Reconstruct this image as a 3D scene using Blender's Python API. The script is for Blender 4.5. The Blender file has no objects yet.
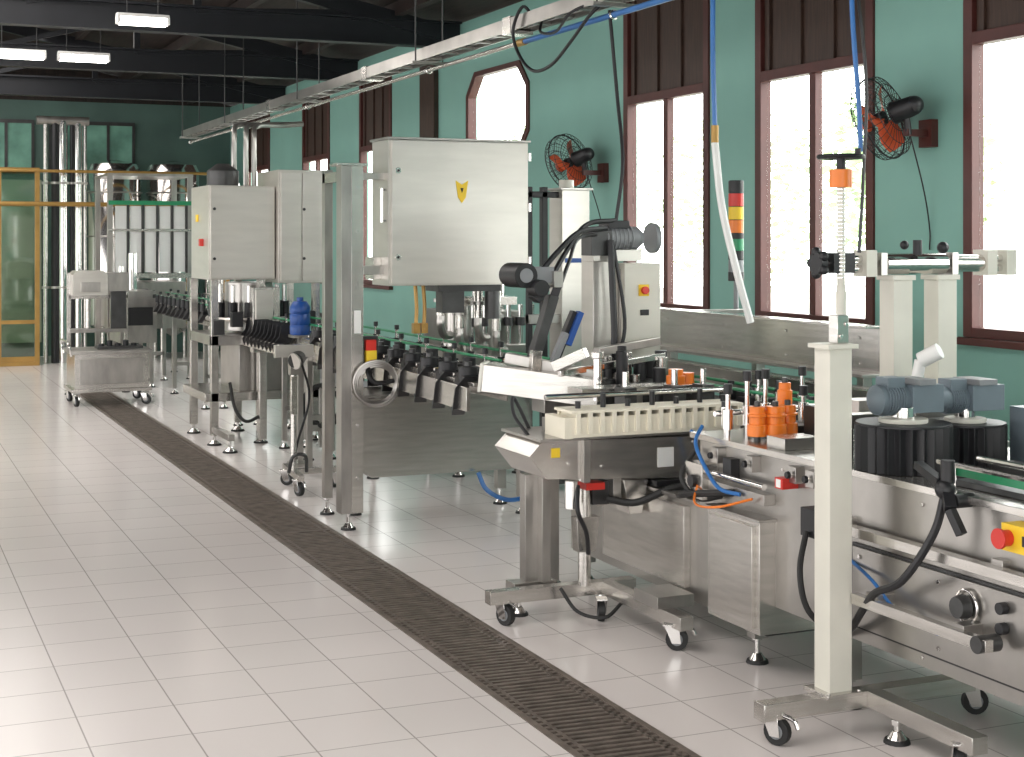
import bpy, bmesh, math, random
from mathutils import Vector, Matrix
random.seed(7)
sc = bpy.context.scene
sc.view_settings.view_transform = 'Standard'

# ------------------------------------------------------------------ materials
def mat(name, col, rough=0.5, metal=0.0, var=0.08, scale=6.0, stretch=(1,1,1), bump=0.0, emis=0):
    m = bpy.data.materials.new(name); m.use_nodes = True
    nt = m.node_tree; b = nt.nodes["Principled BSDF"]
    tc = nt.nodes.new("ShaderNodeTexCoord"); mp = nt.nodes.new("ShaderNodeMapping")
    mp.inputs["Scale"].default_value = stretch
    nz = nt.nodes.new("ShaderNodeTexNoise"); nz.inputs["Scale"].default_value = scale; nz.inputs["Detail"].default_value = 4
    cr = nt.nodes.new("ShaderNodeValToRGB")
    lo = [max(0, c*(1-var)) for c in col[:3]]; hi = [min(1, c*(1+var)) for c in col[:3]]
    cr.color_ramp.elements[0].position = 0.3; cr.color_ramp.elements[1].position = 0.7
    cr.color_ramp.elements[0].color = (*lo, 1); cr.color_ramp.elements[1].color = (*hi, 1)
    L = nt.links.new
    L(tc.outputs["Object"], mp.inputs[0]); L(mp.outputs[0], nz.inputs["Vector"]); L(nz.outputs[0], cr.inputs[0])
    L(cr.outputs[0], b.inputs["Base Color"])
    b.inputs["Roughness"].default_value = rough; b.inputs["Metallic"].default_value = metal
    if bump:
        bp = nt.nodes.new("ShaderNodeBump"); bp.inputs["Strength"].default_value = bump; bp.inputs["Distance"].default_value = 0.01
        L(nz.outputs[0], bp.inputs["Height"]); L(bp.outputs[0], b.inputs["Normal"])
    if emis:
        b.inputs["Emission Color"].default_value = (*col[:3], 1); b.inputs["Emission Strength"].default_value = emis
    return m

STEEL = mat("brushed_steel", (.60,.575,.54), .24, .9, .10, 5, (1,1,10), .02)
STEEL2 = mat("dull_steel", (.43,.41,.385), .28, .85, .16, 4, (3,1,1), .03)
PANEL = mat("cabinet_steel", (.60,.575,.53), .30, .6, .05, 3, (1,1,6))
CHROME = mat("polished_steel", (.78,.76,.74), .12, .98, .03)
DKST = mat("dark_steel", (.07,.07,.07), .4, .6, .25, 8)
IRON = mat("drain_iron", (.20,.165,.14), .45, .4, .3, 14)
PIT = mat("drain_pit", (.015,.013,.012), .9)
BLACK = mat("black_plastic", (.012,.012,.014), .45, 0, .2)
RUBBER = mat("black_rubber", (.016,.016,.016), .6, 0, .2)
CREAM = mat("cream_paint", (.68,.66,.58), .4, 0, .05)
CREAMP = mat("cream_plastic", (.80,.75,.62), .45, 0, .05)
ORANGE = mat("orange_plastic", (.80,.20,.02), .3, 0, .12)
FANOR = mat("fan_blade_plastic", (.70,.10,.03), .35, 0, .1)
RED = mat("red_plastic", (.60,.03,.02), .35, 0, .08)
YEL = mat("yellow_plastic", (.85,.58,.03), .4, 0, .06)
GREEN = mat("green_plastic", (.02,.26,.11), .35, 0, .1)
BLUE = mat("blue_plastic", (.01,.07,.30), .35, 0, .1)
BLUEH = mat("blue_hose", (.03,.15,.42), .35, 0, .1)
WHITEH = mat("white_hose", (.75,.76,.74), .4, 0, .05)
MOTOR = mat("blue_grey_motor", (.15,.19,.22), .45, .1, .12)
GREY = mat("grey_paint", (.24,.25,.26), .45, .1, .1)
WHITE = mat("white_label", (.8,.8,.78), .5, 0, .03)
BRASS = mat("bronze_frame", (.42,.25,.07), .4, .4, .12)
BROWN = mat("shutter_wood", (.045,.023,.015), .55, 0, .3, 5, (1,12,1), .1)
MAROON = mat("window_frame_paint", (.075,.018,.014), .45, 0, .15)
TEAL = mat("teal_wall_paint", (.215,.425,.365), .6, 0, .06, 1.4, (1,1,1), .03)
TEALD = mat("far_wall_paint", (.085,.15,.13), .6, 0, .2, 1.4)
PALE = mat("pale_reflection_panel", (.42,.46,.37), .3, 0, .25, 1.2)  # pale tone stands in for bright reflections in the far glazing
BEAM = mat("truss_paint", (.007,.008,.012), .5, .1, .2)
WOOD = mat("roof_planks", (.018,.010,.008), .7, 0, .5, 3, (12,1,1), .2)
TREE = mat("tree_leaf", (.55,.70,.40), .7, 0, .25, 3)
TRUNK = mat("tree_bark", (.45,.40,.35), .8, 0, .3)
GRND = mat("yard_ground", (.62,.62,.56), .9, 0, .1)
TUBE = mat("lamp_tube", (1,.97,.92), .4, 0, .01, emis=14)

def glassmat(name, tint=(1,1,1), gloss=.08):
    m = bpy.data.materials.new(name); m.use_nodes = True; nt = m.node_tree; nt.nodes.clear()
    o = nt.nodes.new("ShaderNodeOutputMaterial"); t = nt.nodes.new("ShaderNodeBsdfTransparent"); g = nt.nodes.new("ShaderNodeBsdfGlossy")
    nz = nt.nodes.new("ShaderNodeTexNoise"); nz.inputs["Scale"].default_value = 3
    mr = nt.nodes.new("ShaderNodeMapRange"); mr.inputs[3].default_value = gloss*.8; mr.inputs[4].default_value = gloss*1.2
    t.inputs[0].default_value = (*tint, 1); g.inputs["Roughness"].default_value = .05
    x = nt.nodes.new("ShaderNodeMixShader")
    nt.links.new(nz.outputs[0], mr.inputs[0]); nt.links.new(mr.outputs[0], x.inputs[0])
    nt.links.new(t.outputs[0], x.inputs[1]); nt.links.new(g.outputs[0], x.inputs[2]); nt.links.new(x.outputs[0], o.inputs[0])
    return m
GLASS = glassmat("window_glass", (.96,.98,.97), .05)
GLASSG = glassmat("green_glass", (.72,.85,.74), .22)

def tilemat():
    m = bpy.data.materials.new("white_floor_tiles"); m.use_nodes = True; nt = m.node_tree; b = nt.nodes["Principled BSDF"]; L = nt.links.new
    tc = nt.nodes.new("ShaderNodeTexCoord"); br = nt.nodes.new("ShaderNodeTexBrick")
    br.offset = 0; br.squash = 1
    br.inputs["Scale"].default_value = 1; br.inputs["Brick Width"].default_value = .335; br.inputs["Row Height"].default_value = .335
    br.inputs["Mortar Size"].default_value = .003; br.inputs["Mortar Smooth"].default_value = .2
    br.inputs["Color1"].default_value = (.80,.745,.725,1); br.inputs["Color2"].default_value = (.77,.72,.70,1); br.inputs["Mortar"].default_value = (.42,.385,.365,1)
    nz = nt.nodes.new("ShaderNodeTexNoise"); nz.inputs["Scale"].default_value = .5; nz.inputs["Detail"].default_value = 1
    cr = nt.nodes.new("ShaderNodeMapRange"); cr.inputs[1].default_value = .3; cr.inputs[2].default_value = .7; cr.inputs[3].default_value = .95; cr.inputs[4].default_value = 1.0
    mx = nt.nodes.new("ShaderNodeMix"); mx.data_type = 'RGBA'; mx.blend_type = 'MULTIPLY'; mx.inputs[0].default_value = 1
    L(tc.outputs["Object"], br.inputs[0]); L(tc.outputs["Object"], nz.inputs[0]); L(nz.outputs[0], cr.inputs[0])
    L(br.outputs["Color"], mx.inputs[6]); L(cr.outputs[0], mx.inputs[7]); L(mx.outputs[2], b.inputs["Base Color"])
    mr = nt.nodes.new("ShaderNodeMapRange"); mr.inputs[3].default_value = .17; mr.inputs[4].default_value = .23
    L(nz.outputs[0], mr.inputs[0]); L(mr.outputs[0], b.inputs["Roughness"])
    bp = nt.nodes.new("ShaderNodeBump"); bp.inputs["Strength"].default_value = .3; bp.inputs["Distance"].default_value = .002; bp.invert = True
    L(br.outputs["Fac"], bp.inputs["Height"]); L(bp.outputs[0], b.inputs["Normal"])
    return m
TILE = tilemat()

# ------------------------------------------------------------------ mesh builder
class M:
    def __init__(s, name): s.name = name; s.v = []; s.f = []; s.mi = []; s.mats = []; s.T = Matrix.Identity(4)
    def mid(s, m):
        if m not in s.mats: s.mats.append(m)
        return s.mats.index(m)
    def add(s, m, vs, fs):
        o = len(s.v); k = s.mid(m)
        s.v += [tuple(s.T @ Vector(p)) for p in vs]
        for f in fs: s.f.append([i+o for i in f]); s.mi.append(k)
    def box(s, m, x0, x1, y0, y1, z0, z1):
        vs = [(x,y,z) for z in (z0,z1) for y in (y0,y1) for x in (x0,x1)]
        s.add(m, vs, [(0,2,3,1),(4,5,7,6),(0,1,5,4),(2,6,7,3),(0,4,6,2),(1,3,7,5)])
    def cb(s, m, c, d): s.box(m, c[0]-d[0]/2, c[0]+d[0]/2, c[1]-d[1]/2, c[1]+d[1]/2, c[2]-d[2]/2, c[2]+d[2]/2)
    def frame(s, d):
        d = d.normalized(); up = Vector((0,0,1)) if abs(d.z) < .95 else Vector((0,1,0))
        a = d.cross(up).normalized(); return a, a.cross(d).normalized()
    def beam(s, m, p0, p1, w, h):
        p0 = Vector(p0); p1 = Vector(p1); a, b = s.frame(p1-p0); vs = []
        for p in (p0, p1):
            for i, j in ((-1,-1),(1,-1),(1,1),(-1,1)): vs.append(p + a*i*w/2 + b*j*h/2)
        s.add(m, vs, [(0,1,2,3),(7,6,5,4),(0,4,5,1),(1,5,6,2),(2,6,7,3),(3,7,4,0)])
    def cyl(s, m, p0, p1, r, r2=None, n=20):
        p0 = Vector(p0); p1 = Vector(p1); r2 = r if r2 is None else r2; a, b = s.frame(p1-p0); vs = []
        for p, q in ((p0, r), (p1, r2)):
            for i in range(n): t = 2*math.pi*i/n; vs.append(p + a*q*math.cos(t) + b*q*math.sin(t))
        s.add(m, vs, [tuple(range(n)), tuple(range(2*n-1, n-1, -1))] + [(i, i+n, (i+1)%n+n, (i+1)%n) for i in range(n)])
    def lathe(s, m, c, prof, n=20):
        vs = []; c = Vector(c)
        for r, z in prof:
            for i in range(n): t = 2*math.pi*i/n; vs.append(c + Vector((r*math.cos(t), r*math.sin(t), z)))
        fs = []
        for k in range(len(prof)-1):
            for i in range(n): fs.append((k*n+i, k*n+(i+1)%n, (k+1)*n+(i+1)%n, (k+1)*n+i))
        fs.append(tuple(range(n-1,-1,-1))); fs.append(tuple(range((len(prof)-1)*n, len(prof)*n)))
        s.add(m, vs, fs)
    def sweep(s, m, pts, r, n=8, closed=False):
        pts = [Vector(p) for p in pts]; N = len(pts); vs = []
        d = (pts[1]-pts[0]).normalized(); a, b = s.frame(d)
        for k, p in enumerate(pts):
            if closed: d = (pts[(k+1)%N]-pts[k-1]).normalized()
            else: d = (pts[min(k+1,N-1)]-pts[max(k-1,0)]).normalized()
            a = (a - d*a.dot(d)).normalized(); b = d.cross(a)
            for i in range(n): t = 2*math.pi*i/n; vs.append(p + a*r*math.cos(t) + b*r*math.sin(t))
        fs = []
        for k in range(N if closed else N-1):
            q = (k+1) % N
            for i in range(n): fs.append((k*n+i, k*n+(i+1)%n, q*n+(i+1)%n, q*n+i))
        if not closed: fs += [tuple(range(n-1,-1,-1)), tuple(range((N-1)*n, N*n))]
        s.add(m, vs, fs)
    def tube(s, m, P, r, n=8, sub=7):
        P = [Vector(p) for p in P]; Q = [P[0]*2-P[1]] + P + [P[-1]*2-P[-2]]; out = []
        for k in range(1, len(Q)-2):
            for i in range(sub):
                t = i/sub; a, b, c, d = Q[k-1], Q[k], Q[k+1], Q[k+2]
                out.append(.5*((2*b) + (c-a)*t + (2*a-5*b+4*c-d)*t*t + (3*b-a-3*c+d)*t**3))
        out.append(P[-1]); s.sweep(m, out, r, n)
    def ring(s, m, c, ax, R, r, n=36, k=6):
        c = Vector(c); a, b = s.frame(Vector(ax))
        s.sweep(m, [c + a*R*math.cos(2*math.pi*i/n) + b*R*math.sin(2*math.pi*i/n) for i in range(n)], r, k, True)
    def ball(s, m, c, r, n=14):
        pr = [(max(1e-4, r*math.sin(math.pi*i/n)), -r*math.cos(math.pi*i/n)) for i in range(n+1)]
        s.lathe(m, c, pr, n)
    def prism(s, m, pts, vec):
        n = len(pts); v = Vector(vec); vs = [Vector(p) for p in pts] + [Vector(p)+v for p in pts]
        s.add(m, vs, [tuple(range(n-1,-1,-1)), tuple(range(n, 2*n))] + [(i, (i+1)%n, (i+1)%n+n, i+n) for i in range(n)])
    def done(s, bevel=.003):
        me = bpy.data.meshes.new(s.name); me.from_pydata(s.v, [], s.f); 
        for m in s.mats: me.materials.append(m)
        me.polygons.foreach_set("material_index", s.mi); me.polygons.foreach_set("use_smooth", [True]*len(s.f))
        bm = bmesh.new(); bm.from_mesh(me); bmesh.ops.recalc_face_normals(bm, faces=bm.faces); bm.to_mesh(me); bm.free()
        me.set_sharp_from_angle(angle=math.radians(38)); me.update()
        ob = bpy.data.objects.new(s.name, me); sc.collection.objects.link(ob)
        if bevel:
            b = ob.modifiers.new("bevel", 'BEVEL'); b.width = bevel; b.segments = 2; b.limit_method = 'ANGLE'; b.angle_limit = math.radians(50)
        return ob

def foot(m, x, y, top, r=.045, st=None):
    m.cyl(st or CHROME, (x,y,.02), (x,y,top), .011, n=10); m.cyl(RUBBER, (x,y,0), (x,y,.014), r, r*.9, 16); m.cyl(st or CHROME, (x,y,.014), (x,y,.04), r*.75, r*.35, 16)
    m.cyl(CHROME, (x,y,top-.03), (x,y,top-.012), .022, n=6)
def caster(m, x, y, top, a=0.0, r=.045):
    T = m.T.copy(); m.T = T @ Matrix.Translation((x,y,0)) @ Matrix.Rotation(a, 4, 'Z')
    m.cyl(RUBBER, (-.014,0,r), (.014,0,r), r, n=20); m.cyl(GREY, (-.017,0,r), (.017,0,r), r*.55, n=16)
    for sx in (-1,1):
        m.prism(CHROME, [(sx*.02, -.018, r-.015), (sx*.02, .018, r-.015), (sx*.02, .05, r*2+.012), (sx*.02, -.01, r*2+.012)], (.003*sx,0,0))
    m.box(CHROME, -.024, .024, -.012, .055, r*2+.008, r*2+.014); m.cyl(CHROME, (0,.02,r*2), (0,.02,top), .012, n=10)
    m.tube(CHROME, [(0,-.02,r*2+.01),(0,-.06,r*2),(0,-.075,r*1.4)], .008, 6)
    m.T = T
def knob(m, c, ax, r, L=.03, mt=None):
    c = Vector(c); ax = Vector(ax).normalized(); m.cyl(CHROME, c, c+ax*L, r*.3, n=10); m.cyl(mt or BLACK, c+ax*L, c+ax*(L+r*.9), r, r*.85, 16)
def bolts(m, pts, ax, r=.008):
    for p in pts: m.cyl(CHROME, p, Vector(p)+Vector(ax)*.006, r, n=6)
def motor(m, c, d, r, L, mt=MOTOR):
    c = Vector(c); d = Vector(d).normalized(); m.cyl(mt, c, c+d*L, r, n=22)
    for i in range(7): m.cyl(mt, c+d*L*(.18+i*.1), c+d*L*(.2+i*.1+.015), r*1.09, n=22)
    m.cyl(mt, c+d*L, c+d*L*1.12, r*.95, r*.6, 22); m.cyl(CHROME, c-d*.02, c, r*.7, n=16)
    m.cb(mt, c+d*L*.45+Vector((0,0,r*1.1)), (.07,.07,.04))

# ------------------------------------------------------------------ room
DX0, DX1 = 2.08, 2.45; YF = 22.2; YN = -3.0; XL = -9.0; WH = 3.63; WX = 5.10
f = M("floor")
f.box(TILE, XL, DX0, YN, YF, -.1, 0); f.box(TILE, DX1, 5, YN, YF, -.1, 0); f.box(TILE, DX0, DX1, 17.2, YF, -.1, 0)
f.done(0)
d = M("floor_drain_grate")
d.box(PIT, DX0, DX1, YN, 17.2, -.16, -.12)
for x in (DX0, DX1-.028): d.box(IRON, x+.001, x+.027, YN, 17.2, -.1, .003)
y = 2.0
k = 0
while y < 17.15:
    if k % 26 == 0: d.box(IRON, DX0+.028, DX1-.028, y, y+.022, -.03, .002)
    else: d.prism(IRON, [(DX0+.028,y+.006,-.026),(DX1-.028,y-.012,-.026),(DX1-.028,y+.006,-.026),(DX0+.028,y+.024,-.026)], (0,0,.027))
    y += .040; k += 1
d.box(IRON, DX0+.05, DX0+.065, YN, 17.2, -.03, .001); d.box(IRON, DX1-.065, DX1-.05, YN, 17.2, -.03, .001)
d.done(0)

SILL, HEAD, TOP = 1.17, 2.61, 3.45
wins = [(2.9,4.07),(4.76,5.93),(6.65,7.82),(8.37,9.55),(14.72,15.81),(16.97,18.15),(19.8,21.2)]
octw = (11.22, 12.62)
w = M("wall_right")
w.box(TEAL, 5, WX, YN, YF, 0, SILL); w.box(TEAL, 5, WX, YN, YF, TOP, WH)
edges = sorted(wins + [octw]); yy = YN
for a, b in edges:
    w.box(TEAL, 5, WX, yy, a, SILL, TOP); yy = b
w.box(TEAL, 5, WX, yy, YF, SILL, TOP)
a, b = octw; o0, o1 = 2.35, 3.15
w.box(TEAL, 5, WX, a, b, SILL, o0); w.box(TEAL, 5, WX, a, b, o1, TOP)
c = .2
for (p, q, sy) in ((a, o0, 1), (b, o0, -1)): w.prism(TEAL, [(5,p,q),(5,p+sy*c,q),(5,p,q+c)], (.1,0,0))
for (p, q, sy) in ((a, o1, 1), (b, o1, -1)): w.prism(TEAL, [(5,p,q),(5,p+sy*c,q),(5,p,q-c)], (.1,0,0))
w.done(0)
for i, (a, b) in enumerate(wins):
    g = M("window_%d" % (i+1)); t = .065; x0, x1 = 4.985, 5.06
    a += .002; b -= .002
    g.box(MAROON, x0, x1, a, a+t, SILL+.002, TOP-.002); g.box(MAROON, x0, x1, b-t, b, SILL+.002, TOP-.002)
    g.box(MAROON, x0, x1, a+t, b-t, SILL+.002, SILL+.05); g.box(MAROON, x0, x1, a+t, b-t, HEAD, HEAD+.06); g.box(MAROON, x0, x1, a+t, b-t, TOP-.06, TOP-.002)
    m_ = (a+b)/2; g.box(MAROON, x0+.015, x1-.01, m_-.03, m_+.03, SILL+.05, HEAD)
    g.box(MAROON, 4.95, 4.999, a-.04, b+.04, SILL-.035, SILL)
    g.box(BROWN, 5.03, 5.07, a+t, b-t, HEAD+.06, TOP-.06)
    for q in (.0, .33, .66, 1.0): yq = a+t+.03+(b-a-2*t-.06)*q; g.box(BROWN, 5.01, 5.03, yq-.025, yq+.025, HEAD+.06, TOP-.06)
    for (p, q) in ((a+t, m_-.03), (m_+.03, b-t)): g.box(GLASS, 5.03, 5.035, p, q, SILL+.05, HEAD)
    g.done(.002)
g = M("octagonal_window"); a, b = octw; a += .003; b -= .003; o0 += .003; o1 -= .003
octp = [(a+c,o0),(b-c,o0),(b,o0+c),(b,o1-c),(b-c,o1),(a+c,o1),(a,o1-c),(a,o0+c)]
cy, cz = (a+b)/2, (o0+o1)/2
inn = [(cy+(p-cy)*.91, cz+(q-cz)*.89) for p, q in octp]
for i in range(8):
    j = (i+1) % 8
    g.prism(MAROON, [(4.985,*octp[i]),(4.985,*octp[j]),(4.985,*inn[j]),(4.985,*inn[i])], (.08,0,0))
g.prism(GLASS, [(5.03,*p) for p in inn], (.005,0,0))
g.done(.002)
p = M("trim_pilaster")
for yy in (13.35,): p.box(BROWN, 4.95, 4.998, yy, yy+.4, 1.2, 3.4)
p.done(.002)

w = M("wall_far"); w.box(TEALD, XL, WX, YF+.001, YF+.2, 0, WH); w.prism(WOOD, [(XL,YF+.001,WH),(WX,YF+.001,WH),(-2,YF+.001,5.2)], (0,.2,0)); w.box(PALE, -3.2, 2.3, YF-.02, YF, .2, 2.5); w.done(0)  # pale sheet added behind the partition to brighten the far end
w = M("wall_back"); w.box(TEAL, XL, -6, YN-.2, YN, 0, WH); w.box(TEAL, 3.4, WX, YN-.2, YN-.001, 0, WH); w.box(TEAL, -6, 3.4, YN-.2, YN, 3.0, WH); w.done(0)
bsk = M("baseboard_right"); bsk.box(GREY, 4.985, 4.999, YN, YF, 0, .12); bsk.done(0)

r = M("ceiling")
r.prism(WOOD, [(5.2,YN,WH),(-2,YN,5.2),(-2,YN,5.28),(5.2,YN,WH+.08)], (0,YF-YN+.2,0))
r.prism(WOOD, [(XL,YN,WH),(-2,YN,5.2),(-2,YN,5.28),(XL,YN,WH+.08)], (0,YF-YN+.2,0))
def rz(x): return WH + (5.2-WH)*(1-abs(x+2)/7.2)
for x in (4.4,3.4,2.4,1.4,.4,-.8,-2.6,-4,-5.4,-7,-8.3):
    z = rz(x)-.012; r.box(WOOD, x-.04, x+.04, YN, YF-.002, z-.13, z-.01)
r.done(0)
for k in range(7):
    Y = .4+3.1*k
    t = M("roof_truss"); zb = 3.40
    t.box(BEAM, XL, 4.998, Y-.07, Y+.07, zb, zb+.02); t.box(BEAM, XL, 4.998, Y-.07, Y+.07, zb+.22, zb+.24); t.box(BEAM, XL, 4.998, Y-.012, Y+.012, zb+.02, zb+.22)
    t.beam(BEAM, (4.9,Y,3.52), (-2,Y,4.98), .08, .14); t.beam(BEAM, (XL,Y,3.42), (-2,Y,4.98), .08, .14)
    xs = [4.0,2.6,1.2,-.4,-2,-3.6,-5.2]
    for i, x in enumerate(xs):
        z = rz(x)-.22; t.beam(BEAM, (x,Y,zb+.2), (x,Y,z), .06, .06)
        if i < len(xs)-1: 
            t.beam(BEAM, (x,Y,rz(x)-.22), (xs[i+1],Y,zb+.2), .05, .05)
    t.done(0)

def lamp(x0, x1, y, z):
    l = M("fluorescent_ceiling_lamp")
    l.prism(WHITE, [(x0,y-.07,z+.03),(x0,y+.07,z+.03),(x0,y+.04,z+.06),(x0,y-.04,z+.06)], (x1-x0,0,0))
    for dy in (-.035,.035): l.cyl(TUBE, (x0+.02,y+dy,z+.0), (x1-.02,y+dy,z+.0), .028, n=12)
    for x in (x0+.08, x1-.08): l.cyl(DKST, (x,y,z+.06), (x,y,rz(x)-.16), .004, n=6)
    for x in (x0,x1-.02): l.box(WHITE, x, x+.02, y-.07, y+.07, z-.02, z+.03)
    l.done(0)
lamp(1.80, 2.20, 11.95, 3.36); lamp(1.66, 2.13, 14.6, 3.36); lamp(1.08, 1.55, 14.6, 3.36); lamp(-.2,.3,14.6,3.36); lamp(.3,.8,11.95,3.36)

# overhead cable tray
t = M("overhead_cable_tray"); X = 3.6; z = 2.93
for dx in (-.065,.065): t.box(STEEL2, X+dx-.006, X+dx+.006, 1.5, 18.3, z-.035, z+.045)
y = 1.6
while y < 18.3: t.box(STEEL2, X-.06, X+.06, y, y+.05, z-.03, z-.018); y += .3
for dx, mm, rr in ((-.04,BLACK,.012),(-.015,GREY,.014),(.02,BLACK,.012),(.045,WHITEH,.012)): t.cyl(mm, (X+dx,1.5,z), (X+dx,18.2,z), rr, n=8)
t.cyl(BLUEH, (X,1.5,z-.10), (X,8.2,z-.10), .016, n=10); t.cyl(STEEL, (X,8.2,z-.10), (X,18.2,z-.10), .014, n=10); t.cyl(BRASS,(X,8.15,z-.1),(X,8.25,z-.1),.022)
for y in (2,4.5,7,9.8,12.9,15.8,18.1):
    for dx in (-.1,.1): t.cyl(DKST, (X+dx,y,z-.05), (X+dx,y,rz(X+dx)-.02), .006, n=6)
    t.box(STEEL2, X-.13, X+.13, y-.02, y+.02, z-.06, z-.04)
    t.ring(CHROME, (X,y,z-.10), (0,1,0), .022, .006, 14, 5)
for y in (5.2,8.2,11,14): t.box(STEEL, X-.075, X+.075, y, y+.12, z-.05, z+.055)
t.tube(BLACK, [(X,8.0,z),(X-.08,8.0,z+.08),(X-.1,8.1,z-.05),(X-.08,8.05,z-.2),(X-.08,7.85,z-.31),(X-.08,7.6,z-.30),(X-.08,7.35,z-.2),(X-.06,7.15,z-.08),(X,7.05,z)], .010)
t.tube(BLACK, [(X,7.9,z),(X-.08,7.75,z-.1),(X-.1,7.5,z-.13),(X-.1,7.3,z-.05),(X,7.1,z)], .008)
t.done(0)
t = M("compressed_air_hose")
t.tube(BLUEH, [(3.6,6.0,2.83),(3.6,6.0,2.5),(3.61,6.0,2.17)], .012); t.cyl(BRASS, (3.61,6.0,2.10), (3.61,6.0,2.18), .018, n=12)
t.tube(WHITEH, [(3.61,6.0,2.1),(3.63,5.97,1.8),(3.68,5.92,1.5),(3.74,5.9,1.27)], .018); t.done(0)
t = M("blue_supply_hose"); t.tube(BLUEH, [(3.6,4.95,2.83),(3.6,4.93,2.5),(3.62,4.92,2.2),(3.63,4.92,2.0)], .010); t.tube(DKST, [(3.62,4.97,2.86),(3.64,4.9,2.3),(3.62,4.89,1.9),(3.6,4.89,1.6)], .007); t.done(0)

# wall fans
def fan(c, ax, wally):
    m = M("wall_fan"); c = Vector(c); q = Vector(ax).normalized().to_track_quat('Z','Y').to_matrix().to_4x4()
    m.T = Matrix.Translation(c) @ q
    R = .215
    for rr, z in ((R,0),(R*.97,.045),(R*.8,.07),(R*.55,.085),(R*.28,.09),(R*.97,-.045),(R*.75,-.07),(R*.45,-.08)): m.ring(BLACK, (0,0,z), (0,0,1), rr, .0022 if rr != R else .005, 40, 5)
    for i in range(36):
        a = 2*math.pi*i/36; ca, sa = math.cos(a), math.sin(a)
        m.sweep(BLACK, [(ca*r_, sa*r_, z_) for r_, z_ in ((.03,.09),(R*.55,.085),(R*.8,.07),(R*.97,.045),(R,0),(R*.97,-.045),(R*.75,-.07),(.06,-.085))], .0018, 4)
    m.cyl(FANOR, (0,0,.08), (0,0,.096), .042, n=20); m.cyl(BLACK, (0,0,-.02), (0,0,.03), .035)
    for i in range(3):
        vs = []; fs = []; base = 2*math.pi*i/3
        for u_ in range(7):
            rr = .03 + .15*u_/6; wd = .35+.75*math.sin(math.pi*min(1,(u_+1.2)/7))
            for v_ in range(5):
                a = base + (v_/4-.5)*wd*1.35; vs.append((rr*math.cos(a), rr*math.sin(a), .03*(v_/4-.5)*2))
        for u_ in range(6):
            for v_ in range(4): k = u_*5+v_; fs.append((k,k+1,k+6,k+5))
        m.add(FANOR, vs, fs)
    m.cyl(BLACK, (0,0,-.07), (0,0,-.19), .058, .05, 22); m.ball(BLACK, (0,0,-.19), .048)
    back = m.T @ Vector((0,0,-.14)); m.T = Matrix.Identity(4)
    m.cyl(BLACK, back, back+Vector((.02,0,-.13)), .018, n=12)
    m.beam(MAROON, back+Vector((.0,0,-.12)), (4.985, wally, back.z-.12), .035, .035)
    m.box(MAROON, 4.955, 4.998, wally-.05, wally+.05, back.z-.19, back.z-.05)
    m.tube(BLACK, [back+Vector((.02,0,-.1)), (4.93,wally-.02,back.z-.4), (4.985,wally,back.z-.6),(4.985,wally,1.6)], .004, 5)
    m.done(0)
fan((4.76,6.28,2.27), (-.40,.86,-.30), 6.18)
fan((4.76,9.98,2.22), (-.40,.86,-.30), 9.85)

# ------------------------------------------------------------------ labelling machine (foreground right)
m = M("bottle_labeling_machine")
m.box(STEEL2, 3.12, 3.95, 2.4, 5.3, .28, .84); m.box(STEEL, 3.10, 3.98, 2.4, 5.35, .842, .865)
m.box(STEEL2, 3.16, 3.9, 5.3, 6.6, .15, .56); m.box(STEEL, 3.66, 3.94, 5.3, 7.05, .56, .862); m.box(STEEL2,3.14,3.92,5.3,6.62,.56,.575)
m.box(STEEL, 3.13, 3.16, 5.45, 6.2, .2, .54)
for x in (3.2,3.86):
    for y in (2.7,4.4,5.0,6.5): m.box(STEEL2, x-.03, x+.03, y-.03, y+.03, .1, .33); foot(m, x, y, .12)
m.box(STEEL, 3.05, 3.5, 4.75, 5.12, .18, .60); m.box(DKST, 3.1, 3.45, 4.78, 5.1, .165, .18)
m.box(STEEL, 3.035, 3.05, 4.78, 5.09, .2, .58); m.box(STEEL2,3.04,3.52,4.74,5.13,.60,.61)
m.box(STEEL, 3.055, 3.095, 2.4, 4.32, .650, .682)
for y in (2.8,3.5,4.25): m.box(STEEL2, 3.09, 3.122, y, y+.05, .64, .70)
m.box(DKST, 3.112, 3.12, 3.345, 4.265, .325, .615); m.box(STEEL2, 3.102, 3.113, 3.36, 4.25, .335, .605)
bolts(m, [(3.102,y,z) for y in (3.40,3.8,4.21) for z in (.365,.575)], (-1,0,0))
m.box(STEEL, 3.00, 3.03, 3.47, 4.12, .445, .48); m.box(STEEL2, 3.03, 3.12, 4.02, 4.08, .43, .49); m.cyl(DKST, (2.99,3.5,.462), (3.07,3.5,.462), .026)
m.box(STEEL2,3.03,3.12,3.6,3.65,.43,.49)
knob(m, (3.1,3.66,.53), (-1,0,0), .038, .015, DKST); m.ring(CHROME, (3.09,3.66,.53), (1,0,0), .05, .005)
for z in (.56,.50): m.cyl(BLACK,(3.10,3.50,z),(3.075,3.50,z),.018)
m.box(YEL, 3.05, 3.12, 3.30, 3.46, .745, .825); m.cyl(RED, (3.05,3.43,.785), (3.02,3.43,.785), .024); m.cyl(RED, (3.02,3.43,.785), (3.01,3.43,.785), .03); m.box(BLACK, 3.045,3.05,3.31,3.37,.77,.80)
bolts(m, [(3.12,y,.80) for y in (2.6,3.0,3.9,4.3,4.7)] + [(3.12,y,.31) for y in (2.6,3.2,3.9,4.5)], (-1,0,0), .007)
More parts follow.
